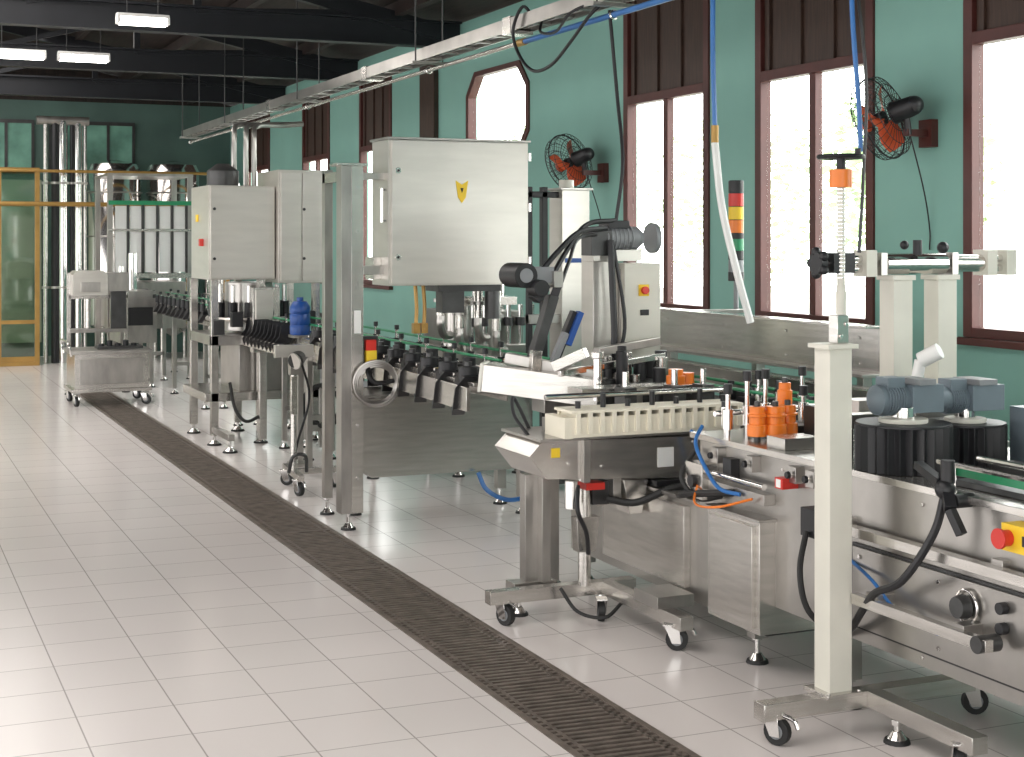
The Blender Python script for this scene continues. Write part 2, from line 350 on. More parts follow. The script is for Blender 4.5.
def drum(x, y, z0, z1, r):
    pts = []; n = 26
    for i in range(n*2):
        a = math.pi*i/n; rr = r if i % 2 else r*.88; pts.append((x+rr*math.cos(a), y+rr*math.sin(a), z0))
    m.prism(BLACK, pts, (0,0,z1-z0)); m.cyl(BLACK, (x,y,z1), (x,y,z1+.008), r*.97, n=36)
    m.cyl(CREAM, (x,y,z1+.008), (x,y,z1+.022), r*.5, n=28); m.cyl(CHROME, (x,y,z1+.022), (x,y,z1+.06), r*.25)
drum(3.26,4.18,.866,1.02,.165); drum(3.575,4.24,.866,1.0,.145)
m.box(MOTOR, 3.27, 3.40, 4.14, 4.26, 1.06, 1.155); motor(m, (3.27,4.20,1.105), (-1,0,0), .052, .11); m.box(GREY, 3.29,3.36,4.13,4.27,1.155,1.175); m.cyl(MOTOR,(3.40,4.2,1.10),(3.44,4.2,1.10),.045)
m.box(MOTOR, 3.56, 3.70, 4.18, 4.30, 1.05, 1.14); motor(m, (3.56,4.24,1.09), (-1,0,0), .047, .09); m.box(GREY,3.58,3.66,4.17,4.31,1.14,1.16)
motor(m, (3.80,4.15,.98), (0,-1,0), .06, .2)
m.box(MOTOR, 3.74,3.86,4.1,4.2,.866,1.06)
m.cyl(WHITE, (3.60,4.56,1.05), (3.62,4.54,1.2), .022); m.cyl(WHITE,(3.62,4.54,1.2),(3.66,4.48,1.24),.03)
m.cyl(CHROME, (3.60,4.56,.866), (3.60,4.56,1.06), .014)
m.box(STEEL2,3.2,3.75,4.40,4.46,.98,1.03); 
for x in (3.22,3.72): m.cyl(CHROME,(x,4.43,.866),(x,4.43,1.0),.016)
for x in (3.79, 4.01):
    m.box(CREAM, x-.046, x+.046, 4.86, 4.95, .866, 1.49); m.box(CREAM, x-.055, x+.055, 4.85, 4.96, 1.49, 1.51); m.box(CREAM, x-.06, x+.06, 4.84, 4.97, .866, .885)
m.box(STEEL2,3.9,4.1,4.6,5.1,.84,.866)
for z in (1.535, 1.575): m.cyl(CHROME, (3.5,4.9,z), (4.36,4.9,z), .015, n=14)
m.cyl(CHROME, (3.72,4.9,1.555), (4.02,4.9,1.555), .042); m.cyl(STEEL,(4.04,4.9,1.555),(4.22,4.9,1.555),.03)
for x in (3.64,4.24,4.34): m.box(CREAM, x-.025, x+.025, 4.86, 4.95, 1.505, 1.61)
for x in (3.70,4.05): m.box(STEEL2, x-.015, x+.015, 4.86,4.95,1.51,1.60)
m.cyl(BLACK, (3.40,4.9,1.56), (3.43,4.9,1.56), .045); 
for i in range(5):
    a = i*2*math.pi/5; m.ball(BLACK, (3.415,4.9+.045*math.cos(a),1.56+.045*math.sin(a)), .02, 8)
m.cyl(CHROME, (3.42,4.9,1.56), (3.60,4.9,1.56), .012); m.box(BLACK, 3.46,3.56,4.86,4.94,1.52,1.60)
m.cyl(BLACK,(3.86,4.86,1.59),(3.86,4.86,1.65),.018); m.ball(BLACK,(3.97,4.84,1.62),.024,8); m.ball(BLACK,(3.78,4.84,1.63),.018,8)
m.cyl(CREAM, (3.5,4.87,.866), (3.5,4.87,1.45), .020); m.cyl(CREAM, (3.5,4.87,1.45), (3.5,4.87,1.86), .016)
for i in range(24): m.cyl(CHROME, (3.5,4.87,1.5+i*.015), (3.5,4.87,1.506+i*.015), .0185, n=12)
m.cyl(ORANGE, (3.5,4.87,1.855), (3.5,4.87,1.925), .045, n=16); m.cyl(BLACK,(3.5,4.87,1.925),(3.5,4.87,1.97),.018)
m.ring(BLACK, (3.5,4.87,1.975), (0,0,1), .085, .010); 
for i in range(3): a = i*2.094; m.beam(BLACK, (3.5,4.87,1.975), (3.5+.085*math.cos(a),4.87+.085*math.sin(a),1.975), .014,.01)
m.cyl(BLACK,(3.58,4.87,1.975),(3.58,4.87,2.01),.012)
# conveyor and guides on the deck
m.box(DKST, 3.50, 3.60, 2.4, 4.02, .87, .90); m.box(GREEN, 3.17, 3.19, 2.4, 3.82, .905, .93); m.cyl(CHROME,(3.14,2.4,.945),(3.14,3.85,.945),.01,n=8); m.cyl(CHROME,(3.30,2.4,.945),(3.30,3.85,.945),.01,n=8)
m.box(DKST,3.2,3.3,2.4,3.85,.866,.885)
m.cyl(GREEN,(3.7,5.1,.96),(3.7,6.9,.96),.008,n=8); m.cyl(GREEN,(3.86,5.1,.96),(3.86,6.9,.96),.008,n=8); m.box(DKST,3.74,3.83,5.1,7.0,.862,.89)
for y in (2.8,3.3,3.8): m.cyl(CHROME,(3.16,y,.865),(3.16,y,.94),.008,n=8)
# orange pocketed star wheel block
for (x,y,z1,r_) in ((3.20,5.0,1.0,.04),(3.27,4.98,1.0,.045),(3.34,5.0,1.0,.04),(3.38,5.08,1.08,.03)):
    m.lathe(ORANGE, (x,y,0), [(r_,.885),(r_,.93),(r_*.8,.932),(r_*.8,.96),(r_,.962),(r_,z1-.03),(r_*.8,z1-.028),(r_*.8,z1)], 20); m.cyl(DKST,(x,y,.862),(x,y,z1+.02),.012)
m.box(ORANGE,3.20,3.34,4.99,5.05,.90,.985)
for (x,y,h) in ((3.14,5.12,1.08),(3.18,5.2,1.0),(3.28,5.2,1.12),(3.4,5.25,1.12),(3.7,5.6,1.03),(3.75,5.5,1.1),(3.55,5.2,1.05),(3.72,5.8,1.06)):
    m.cyl(CHROME,(x,y,.862),(x,y,h-.04),.010); m.cyl(BLACK,(x,y,h-.04),(x,y,h),.018); m.cyl(CHROME,(x,y,.9),(x,y,.98),.022)
m.cyl(CHROME,(3.14,5.22,.95),(3.7,5.3,.95),.012); m.box(STEEL,3.14,3.3,4.72,4.84,.866,.91)
m.box(STEEL2,3.4,3.75,4.62,4.72,.98,1.05); m.box(DKST,3.3,3.6,5.1,5.26,.866,.90); m.box(STEEL2,3.45,3.5,4.64,4.7,.866,.98); m.box(DKST,3.45,3.62,4.95,5.05,.866,.99)
for i in range(8):
    x=3.7+random.random()*.2; y=5.3+random.random()*1.3; m.cb(random.choice([BLACK,STEEL,DKST,CHROME]),(x,y,.9),(.06+.06*random.random(),.06,.07)); knob(m,(x,y,.93),(0,0,1),.018,.03)
# fittings on the front of the body
m.box(RED,3.05,3.12,4.60,4.65,.745,.785); m.box(WHITE,3.048,3.05,4.61,4.64,.75,.78); m.box(BLACK,3.06,3.12,4.4,4.5,.6,.7)
m.box(STEEL2,3.07,3.12,4.75,5.28,.66,.70); m.cyl(CHROME,(3.07,4.75,.73),(3.07,5.3,.73),.012)
m.box(BLACK,3.08,3.12,5.0,5.06,.72,.80); m.box(STEEL,3.04,3.12,5.15,5.28,.62,.76); m.cyl(BLACK,(3.04,5.21,.69),(3.02,5.21,.69),.025)
for y in (4.45,4.56,4.85,5.1): m.box(STEEL2,3.08,3.12,y,y+.05,.77,.83); knob(m,(3.08,y+.025,.8),(-1,0,0),.014,.012)
m.cyl(BLACK,(3.07,3.72,.90),(3.07,3.72,.97),.022); m.beam(BLACK,(3.09,3.76,.92),(3.03,3.66,.83),.035,.03); m.beam(BLACK,(3.03,3.66,.83),(3.04,3.62,.76),.028,.025); m.ball(BLACK,(3.06,3.72,.88),.032,10); m.cyl(BLACK,(3.06,3.68,.85),(3.13,3.68,.85),.022)
m.beam(BLACK,(3.06,3.74,.9),(3.1,3.9,.93),.03,.025)
m.tube(BLACK,[(3.06,3.72,.87),(3.03,3.74,.74),(2.99,3.84,.58),(3.0,4.0,.50),(3.06,4.2,.34),(3.09,4.33,.28),(3.07,4.4,.2)],.013)
m.tube(RUBBER,[(3.05,4.45,.62),(2.99,4.4,.5),(2.99,4.36,.38),(3.05,4.32,.3)],.011)
m.tube(BLUEH,[(3.11,4.3,.56),(3.07,4.1,.52),(3.06,3.95,.45),(3.10,3.8,.41)],.006)
m.tube(BLUEH,[(3.1,5.25,.90),(3.04,5.2,.84),(3.03,5.1,.75),(3.03,5.0,.69),(3.06,4.9,.68)],.008)
m.tube(ORANGE,[(3.05,5.2,.68),(2.98,5.1,.62),(2.99,4.95,.63),(3.05,4.8,.68)],.005)
m.tube(RUBBER,[(3.2,5.5,.60),(3.05,5.35,.61),(3.02,5.2,.64),(3.06,4.95,.68)],.014)
m.tube(RUBBER,[(3.1,5.3,.8),(3.02,5.28,.7),(3.05,5.2,.62),(3.1,5.1,.64)],.01)
m.done(.003)

m = M("steel_guard_channel")
m.box(STEEL, 4.2, 4.23, 5.55, 7.7, 1.03, 1.25); m.box(STEEL, 4.12, 4.23, 5.55, 7.7, 1.25, 1.262); m.box(STEEL2, 4.1, 4.2, 5.55, 7.7, 1.03, 1.045)
m.box(STEEL2, 4.05, 4.08, 5.3, 7.4, .86, .99); m.box(STEEL,4.0,4.08,5.3,7.4,.99,1.0)
for y in (5.7,6.6,7.5): m.box(STEEL2, 4.22,4.27,y,y+.05,.04,1.2); foot(m,4.245,y+.025,.06); m.box(STEEL2,4.04,4.24,y,y+.05,.9,.94)
bolts(m,[(4.2,y,z) for y in (5.7,6.3,6.9,7.5) for z in (1.08,1.2)],(-1,0,0))
m.box(STEEL2,4.22,4.56,7.22,7.28,1.24,1.262)
m.done(.002)

m = M("label_head_support_stand")
x, y = 2.965, 4.17
m.box(CREAM, x-.044, x+.044, y-.044, y+.044, .14, 1.29); m.box(CREAM, x-.06, x+.06, y-.06, y+.06, 1.29, 1.305); m.box(STEEL, x-.07, x+.07, y-.07, y+.07, .14, .155)
m.box(STEEL, x+.0, x+.045, y-.025, y+.025, 1.305, 1.40); bolts(m,[(x+.012,y-.025,1.33),(x+.034,y-.025,1.37)],(0,-1,0))
m.box(STEEL, 2.68, 3.62, y-.03, y+.03, .085, .14); m.box(STEEL, 3.08, 3.14, 3.62, y-.03, .085, .14)
m.box(STEEL, 2.675,2.68,y-.032,y+.032,.083,.142)
caster(m, 2.74, y-.01, .09, .5); caster(m, 3.11, 3.72, .09, 2.6); caster(m, 3.55, y-.01, .09, 1.2)
foot(m,3.11,4.02,.09)
bolts(m,[(x-.06,y-.06,.155),(x+.06,y-.06,.155)],(0,0,1))
m.done(.003)

m = M("label_applicator_station")
m.prism(STEEL, [(2.64,5.75,.64),(3.42,5.75,.60),(3.42,5.75,.785),(2.62,5.75,.80),(2.56,5.75,.74)], (0,.38,0))
m.box(STEEL2, 2.60, 3.44, 5.73, 6.15, .80, .812)
m.box(WHITE, 3.17,3.25,5.745,5.75,.66,.745); m.box(YEL,2.66,2.70,5.745,5.75,.73,.77); m.box(STEEL2,2.80,2.83,5.72,5.75,.62,.80)
bolts(m,[(2.9,5.75,.68),(3.35,5.75,.63),(3.35,5.75,.76),(2.74,5.75,.7)],(0,-1,0))
m.box(CREAMP, 2.74, 3.56, 5.70, 5.86, .815, .83); m.box(CREAMP,2.74,3.56,5.845,5.86,.83,.925); m.box(CREAMP,2.74,3.56,5.70,5.71,.83,.90); m.box(CREAMP,2.73,3.57,5.69,5.87,.918,.93)
for i in range(15): xx=2.75+i*.0565; m.box(CREAMP,xx,xx+.02,5.688,5.86,.83,.92)
m.box(CREAMP,2.70,2.74,5.70,5.9,.812,.90)
for i in range(7): xx=2.80+i*.12; m.cyl(BLACK,(xx,5.78,.90),(xx,5.78,.96+.03*(i%2)),.012)
m.box(STEEL2,2.74,3.56,5.88,6.02,.812,.87); m.cyl(CHROME,(2.70,5.9,.97),(3.6,5.9,.97),.012); m.box(STEEL,3.44,3.62,5.72,6.1,.785,.812)
m.box(STEEL,2.95,3.55,6.05,6.2,.95,.98); m.box(STEEL2,3.2,3.26,6.05,6.15,.8,.95)
for xx in (3.1,3.35,3.5): m.box(DKST,xx,xx+.06,5.92,6.02,.87,.99); m.cyl(CHROME,(xx+.03,5.97,.99),(xx+.03,5.97,1.06),.015)
m.lathe(ORANGE,(3.46,6.1,0),[(.045,.98),(.045,1.02),(.035,1.022),(.035,1.05)],18); m.lathe(ORANGE,(3.53,6.12,0),[(.035,.98),(.035,1.03)],18)
m.cyl(STEEL,(2.87,5.86,.15),(2.87,5.86,.62),.028); m.prism(STEEL,[(2.83,5.83,.3),(2.91,5.83,.3),(2.93,5.83,.45),(2.82,5.83,.45)],(0,.06,0))
m.box(STEEL2,2.66,2.76,6.02,6.08,.15,.62); m.box(STEEL2,2.72,2.76,5.97,6.02,.15,.62)
m.box(STEEL, 2.44, 3.14, 5.89, 5.95, .095, .15); m.box(STEEL,2.97,3.03,5.2,5.89,.095,.15); m.box(STEEL2,2.95,3.12,5.35,5.55,.15,.2)
m.box(STEEL2,2.6,2.8,6.0,6.1,.095,.15)
caster(m,2.52,5.91,.1,.4); caster(m,2.93,5.82,.1,2.8); caster(m,3.0,5.28,.1,1.0); foot(m,2.64,6.05,.1)
m.box(RED,2.84,2.93,5.78,5.86,.575,.605); m.cyl(CHROME,(2.78,5.8,.5),(2.78,5.8,.62),.03); m.prism(STEEL,[(3.02,5.78,.61),(3.14,5.78,.605),(3.11,5.78,.46),(3.05,5.78,.46)],(0,.12,0))
m.box(STEEL2,2.98,3.02,5.8,5.9,.5,.62); m.box(DKST,2.9,3.0,5.84,5.92,.5,.6)
m.box(BLACK,3.15,3.3,5.72,5.85,.58,.605); m.cyl(STEEL,(2.95,5.9,.5),(3.14,5.9,.52),.02)
m.tube(RUBBER,[(2.95,5.8,.53),(3.05,5.72,.52),(3.2,5.65,.585),(3.4,5.6,.60)],.016)
m.tube(BLACK,[(2.8,5.78,.60),(2.78,5.74,.5),(2.83,5.76,.4),(2.86,5.8,.3)],.01)
m.tube(RUBBER,[(2.75,5.85,.15),(2.8,5.78,.06),(2.9,5.72,.04),(3.0,5.75,.09)],.008)
m.tube(BLACK,[(2.72,6.1,.8),(2.64,6.1,.95),(2.62,6.05,.88),(2.62,5.9,.81)],.008)
m.tube(BLUEH,[(3.30,5.69,.82),(3.34,5.64,.78),(3.38,5.62,.68),(3.46,5.5,.62),(3.6,5.4,.60)],.008)
m.done(.003)

m = M("label_unwinder_head")
m.beam(STEEL,(2.76,6.72,.99),(3.2,6.34,.93),.16,.13); m.beam(PANEL,(2.745,6.73,.992),(2.76,6.72,.99),.17,.14)
m.beam(STEEL2,(2.86,6.70,1.08),(3.22,6.38,1.0),.05,.05); m.beam(STEEL,(3.0,6.45,1.05),(3.12,6.35,1.12),.08,.05)
m.cyl(CHROME,(3.13,6.25,.9),(3.13,6.25,1.10),.022); m.cyl(STEEL,(3.13,6.25,1.10),(3.13,6.25,1.13),.03)
m.box(STEEL2,3.16,3.62,6.66,6.72,.58,.93); m.box(STEEL2,3.2,3.66,6.3,6.9,.84,.862); m.box(STEEL2,2.95,3.1,6.45,6.6,.83,.93); m.box(STEEL2,3.0,3.05,6.5,6.55,.02,.83); foot(m,3.025,6.525,.1)
m.cyl(BLACK,(2.90,6.55,1.48),(2.90,6.75,1.48),.06,n=24); m.cyl(GREY,(2.90,6.545,1.48),(2.90,6.55,1.48),.035,n=20); m.cyl(BLACK,(2.96,6.5,1.42),(2.96,6.6,1.42),.04,n=20)
m.box(GREY,2.93,3.06,6.58,6.70,1.44,1.52); m.box(STEEL2,3.05,3.10,6.56,6.66,1.42,1.50)
m.beam(BLACK,(3.02,6.6,1.44),(2.96,6.6,1.36),.06,.05); m.beam(DKST,(3.06,6.6,1.38),(2.96,6.6,1.08),.06,.05); m.beam(STEEL,(2.96,6.57,1.12),(2.95,6.57,1.0),.05,.04)
m.beam(BLACK,(3.10,6.6,1.46),(3.05,6.62,1.3),.04,.04); m.beam(BLACK,(3.18,6.6,1.30),(3.05,6.6,1.02),.045,.035); m.beam(BLUE,(3.2,6.58,1.30),(3.13,6.58,1.14),.04,.03); m.beam(GREY,(3.12,6.58,1.2),(3.05,6.58,1.05),.04,.03)
m.tube(BLACK,[(3.0,6.6,1.5),(3.12,6.65,1.60),(3.28,6.75,1.69),(3.48,6.85,1.71)],.014); m.tube(BLACK,[(3.05,6.6,1.46),(3.2,6.7,1.62),(3.35,6.8,1.73),(3.55,6.88,1.75)],.013); m.tube(DKST,[(3.1,6.6,1.42),(3.2,6.7,1.55),(3.3,6.8,1.66),(3.5,6.9,1.68)],.01)
m.box(PANEL,3.44,3.585,6.92,7.06,.862,1.58); m.box(CREAM,3.59,3.80,6.86,7.08,1.0,1.53); m.box(STEEL2,3.585,3.60,6.9,7.06,1.1,1.5)
m.box(STEEL,3.44,3.66,6.92,7.04,.58,.862)
m.box(YEL,3.67,3.73,6.852,6.86,1.36,1.42); m.cyl(RED,(3.70,6.852,1.39),(3.70,6.83,1.39),.02); m.box(BLACK,3.68,3.73,6.853,6.86,1.26,1.29)
motor(m,(3.45,6.92,1.66),(1,0,0),.06,.24,GREY); m.cyl(GREY,(3.77,6.92,1.66),(3.80,6.92,1.66),.08,n=24); m.box(DKST,3.40,3.52,6.86,6.98,1.57,1.7); m.box(PANEL,3.42,3.7,6.88,7.0,1.54,1.6)
m.box(BLACK,3.50,3.62,6.86,6.98,1.71,1.75)
m.tube(BLACK,[(3.6,7.05,2.86),(3.62,7.0,2.4),(3.6,6.9,2.05),(3.56,6.9,1.74)],.010); m.tube(BLACK,[(3.5,6.84,1.65),(3.5,6.82,1.4),(3.5,6.8,1.15),(3.48,6.8,.98)],.018)
m.tube(BLACK,[(3.52,6.84,1.6),(3.56,6.8,1.2),(3.45,6.78,.98),(3.3,6.7,.93)],.01)
for i in range(22):
    x_=3.2+random.random()*.45; y_=6.32+random.random()*.5
    m.cyl(random.choice([BLACK,DKST,STEEL,BLACK]),(x_,y_,.862),(x_,y_,.98+.16*random.random()),.02+.018*random.random(),n=12)
m.box(DKST,3.2,3.6,6.35,6.75,.862,.96); m.beam(BLACK,(3.25,6.5,1.0),(3.6,6.7,1.04),.03,.03); m.beam(CHROME,(3.0,6.4,1.02),(3.62,6.5,1.08),.03,.03); m.beam(STEEL2,(3.3,6.6,1.1),(3.75,6.8,1.13),.04,.04)
m.done(.003)

m = M("signal_tower_lamp"); x, y = 4.50, 7.25
m.cyl(GREY,(x,y,1.262),(x,y,1.42),.014); m.cyl(BLACK,(x,y,1.42),(x,y,1.47),.045); z0 = 1.47
for mt_, h in ((GREY,.07),(BLACK,.05),(GREEN,.07),(BLACK,.03),(ORANGE,.075),(YEL,.075),(RED,.075),(BLACK,.07)): m.cyl(mt_,(x,y,z0),(x,y,z0+h-.004),.043,n=24); m.cyl(BLACK,(x,y,z0+h-.004),(x,y,z0+h),.040,n=24); z0 += h
m.done(.001)

# ------------------------------------------------------------------ conveyor line
m = M("bottle_conveyor")
def conv(x0, x1, y0, y1, z):
    m.box(STEEL, x0, x0+.012, y0, y1, z-.11, z+.0); m.box(STEEL, x1-.012, x1, y0, y1, z-.11, z); m.box(DKST, x0+.012, x1-.012, y0, y1, z-.025, z-.008)
    for xx in (x0-.03, x1+.03): m.cyl(GREEN,(xx,y0,z+.10),(xx,y1,z+.10),.008,n=8); m.cyl(CHROME,(xx,y0,z+.05),(xx,y1,z+.05),.007,n=8)
    y = y0+.2
    while y < y1: 
        for xx in (x0-.03,x1+.03): m.box(STEEL,xx-.008,xx+.008,y,y+.02,z-.06,z+.12); m.cb(BLACK,(xx,y+.01,z+.05),(.035,.03,.03)); m.cyl(BLACK,(xx,y+.01,z+.12),(xx,y+.01,z+.15),.016,n=10)
        y += .45
conv(3.03, 3.25, 7.1, 18.4, .93)
for y in (9.9,10.9,11.6,13.2,14.6,16.2,17.8):
    for x in (3.05,3.23): m.box(STEEL2,x-.02,x+.02,y,y+.04,.06,.83); foot(m,x,y+.02,.08)
    m.box(STEEL2,3.05,3.23,y,y+.04,.3,.34)
for i in range(16):
    y=14.4+i*.24; m.cyl(BLACK,(2.98,y,.96),(2.98,y,1.04),.03,n=10); m.prism(BLACK,[(2.98,y,.93),(2.93,y+.04,.85),(2.97,y+.09,.88),(2.99,y+.08,.99)],(.05,0,0))
m.done(.002)
m = M("bottle_gripper_chain")
m.beam(STEEL,(2.74,6.9,.86),(2.90,10.6,.86),.02,.12); m.beam(STEEL,(2.84,6.9,.93),(2.98,10.6,.93),.14,.02)
for i in range(11):
    y = 6.98+i*.32; x = 2.80+(y-6.9)*.042
    m.prism(BLACK,[(x-.05,y,.965),(x-.085,y+.03,.91),(x-.09,y+.06,.80),(x-.07,y+.13,.76),(x-.06,y+.17,.82),(x-.05,y+.15,.89),(x-.03,y+.18,.975)],(.07,0,0))
    m.cyl(BLACK,(x,y+.08,.94),(x,y+.08,1.01),.05,n=16); m.cyl(CHROME,(x-.05,y+.16,.965),(x+.16,y+.16,.965),.01,n=8); m.box(BLACK,x-.04,x+.18,y+.03,y+.11,.94,.97)
    m.cyl(BLACK,(x+.12,y+.08,.94),(x+.12,y+.08,1.03),.035,n=14); m.cyl(DKST,(x,y+.08,1.01),(x,y+.08,1.035),.02,n=10)
for y in (7.6,10.2): m.box(STEEL2,2.84,2.88,y,y+.04,.03,.86) if y>10 else m.box(STEEL2,2.84,3.04,y,y+.04,.83,.86)
m.done(.002)

# ------------------------------------------------------------------ control cabinet + rinser frame
m = M("rinser_control_cabinet")
m.box(PANEL,2.77,3.65,8.22,8.52,1.385,2.23); m.box(PANEL,2.785,3.64,8.198,8.218,1.395,2.222); m.box(STEEL2,2.76,3.66,8.2,8.54,2.232,2.245)
m.prism(YEL,[(3.175,8.196,2.0),(3.215,8.196,1.975),(3.255,8.196,2.0),(3.24,8.196,1.90),(3.215,8.196,1.865),(3.19,8.196,1.90)],(0,-.002,0)); m.prism(BLACK,[(3.205,8.194,1.955),(3.225,8.194,1.955),(3.215,8.194,1.925)],(0,-.002,0))
for z in (1.5,1.82,2.12): m.cyl(CHROME,(3.648,8.19,z),(3.648,8.19,z+.05),.008)
for z in (1.55,2.05): m.cyl(BLACK,(2.82,8.2,z),(2.82,8.185,z),.008); m.cyl(CHROME,(2.82,8.2,z),(2.82,8.19,z),.018)
m.box(STEEL,2.72,2.77,8.35,8.5,1.42,1.55); m.cyl(CHROME,(2.74,8.25,1.75),(2.74,8.25,1.95),.01); m.cyl(CHROME,(2.74,8.25,1.76),(2.78,8.25,1.76),.008); m.cyl(CHROME,(2.74,8.25,1.94),(2.78,8.25,1.94),.008)
m.box(STEEL2,2.47,2.53,8.16,8.26,.1,2.07); m.box(STEEL,2.53,2.60,8.16,8.28,.1,2.07); m.box(STEEL,2.44,2.62,8.14,8.30,2.07,2.085)
m.box(STEEL,2.53,2.58,8.26,8.75,1.99,2.05); m.box(STEEL2,2.53,2.58,8.70,8.76,.1,2.07); m.box(STEEL2,2.60,2.78,8.30,8.36,1.45,1.50); m.box(STEEL2,2.60,2.78,8.30,8.36,2.0,2.04)
m.box(WHITE,2.545,2.585,8.156,8.16,1.12,1.25); m.box(RED,2.62,2.68,8.17,8.21,1.02,1.08); m.box(YEL,2.62,2.68,8.16,8.21,.95,1.02); m.box(BLACK,2.60,2.70,8.20,8.24,.92,1.1)
bolts(m,[(2.565,8.16,z) for z in (.3,.6,.9,1.4,1.7,1.95)],(0,-1,0),.01)
foot(m,2.53,8.22,.12); foot(m,2.555,8.73,.12)
m.prism(STEEL,[(2.62,8.25,.33),(2.68,8.25,.28),(3.68,8.25,.28),(3.70,8.25,.72),(2.62,8.25,.74)],(0,.45,0)); m.box(STEEL2,2.60,3.72,8.23,8.72,.742,.757)
m.box(STEEL,2.61,3.70,8.235,8.25,.70,.74)
for x,y in ((3.65,8.3),(3.65,8.65),(2.7,8.65)): m.box(STEEL2,x-.03,x+.03,y-.03,y+.03,.1,.30); foot(m,x,y,.12)
for x in (3.30,3.55): m.box(STEEL2,x,x+.05,8.55,8.6,.757,1.385)
m.box(STEEL,3.28,3.70,8.5,8.72,1.25,1.30)
for x,h in ((3.16,1.2),(3.28,1.12),(3.40,1.18),(3.52,1.1)): m.cyl(STEEL,(x,8.4,h),(x,8.4,1.39),.028); m.cyl(STEEL2,(x,8.4,h+.08),(x,8.4,h+.1),.045); m.tube(STEEL2,[(x,8.4,h),(x,8.4,h-.06),(x+.04,8.45,h-.12),(x+.12,8.55,h-.13)],.025)
m.box(DKST,3.10,3.5,8.28,8.5,1.345,1.384); m.cyl(STEEL2,(3.36,8.62,1.0),(3.36,8.62,1.3),.08); m.cyl(STEEL,(3.36,8.62,1.0),(3.36,8.62,1.02),.11)
m.box(DKST,3.12,3.26,8.27,8.38,1.22,1.345); m.cyl(DKST,(3.45,8.3,1.18),(3.45,8.3,1.345),.045)
for x in (2.98,3.03): m.tube(BRASS,[(x,8.35,1.385),(x+.005,8.34,1.25),(x-.005,8.33,1.12)],.012); m.box(BRASS,x-.02,x+.02,8.32,8.36,1.1,1.16)
m.tube(BLACK,[(2.66,8.2,.95),(2.62,8.14,.9),(2.66,8.12,.84),(2.8,8.14,.85)],.014)
for i in range(6): m.ring(STEEL2,(2.66+.006*i,8.12+.012*i,.84-.004*i),(.15,1,.05),.125-.007*(i%4),.008,32,6)
m.tube(BLUEH,[(3.32,8.2,.28),(3.36,8.16,.18),(3.48,8.12,.12),(3.62,8.12,.15),(3.70,8.16,.3),(3.71,8.2,.5)],.014)
m.tube(RUBBER,[(3.6,8.2,.8),(3.7,8.14,.7),(3.75,8.16,.5),(3.72,8.2,.3)],.014)
m.done(.003)

m = M("bottle_corking_machine")
m.box(STEEL2,3.75,4.3,9.7,10.4,.15,.9); m.box(STEEL2,3.77,4.28,9.72,10.38,.9,1.15)
for x in (3.8,4.0,4.18): m.cyl(CHROME,(x,9.9,1.15),(x,9.9,1.6),.035)
for i in range(7): m.cyl(CHROME,(3.78+.09*i,9.66,.9),(3.78+.09*i,9.66,1.2),.018); m.cyl(DKST,(3.78+.09*i,9.66,1.05),(3.78+.09*i,9.66,1.11),.035)
m.box(STEEL2,3.7,4.4,9.6,9.72,.87,.92)
for x in (3.8,4.25):
    for y in (9.75,10.35): foot(m,x,y,.16)
m.done(.003)
m = M("electrical_pillar_cabinet")
m.box(PANEL,4.22,4.42,8.95,9.15,.1,1.98); m.box(STEEL2,4.20,4.44,8.93,9.17,1.98,1.995); m.box(BLACK,4.10,4.14,9.0,9.05,.1,2.0); m.box(BLACK,4.0,4.22,9.0,9.05,1.93,1.97); m.box(BLACK,4.0,4.03,9.0,9.05,.1,2.0)
m.box(DKST,4.0,4.42,8.95,9.15,.04,.1); m.cyl(CREAM,(4.3,9.05,1.995),(4.3,9.05,2.05),.05); foot(m,4.05,9.02,.05); foot(m,4.35,9.05,.05)
m.box(STEEL2,4.0,4.22,8.98,9.06,1.1,1.16); m.box(BLUE,4.24,4.4,8.945,8.95,1.5,1.53)
m.done(.003)

m = M("sensor_stand"); x, y = 2.60, 9.67
m.cyl(STEEL,(x,y,.12),(x,y,.80),.020); m.box(STEEL,x-.02,x+.02,y-.02,y+.02,.5,.75)
m.box(PANEL,x-.14,x+.12,y-.06,y-.02,.88,.96); m.cyl(DKST,(x-.02,y-.12,.86),(x+.06,y+.04,.89),.05,n=20); m.cyl(PANEL,(x-.03,y-.125,.857),(x-.02,y-.12,.86),.055,n=20); m.box(STEEL2,x-.03,x+.03,y-.03,y+.03,.76,.88)
m.beam(STEEL,(x-.03,y-.3,.12),(x+.01,y+.25,.12),.04,.04); m.beam(STEEL,(x,y,.12),(x+.33,y,.12),.04,.04); m.tube(DKST,[(x-.06,y-.1,.13),(x-.04,y-.14,.24),(x+.04,y-.14,.24),(x+.06,y-.1,.13)],.012)
caster(m,x-.03,y-.25,.11,.3); caster(m,x+.28,y,.11,2); caster(m,x+.01,y+.2,.11,1)
m.tube(BLACK,[(x+.05,y,.85),(x+.12,y+.05,.6),(x+.03,y+.02,.3),(x+.02,y,.2)],.008); m.done(.002)

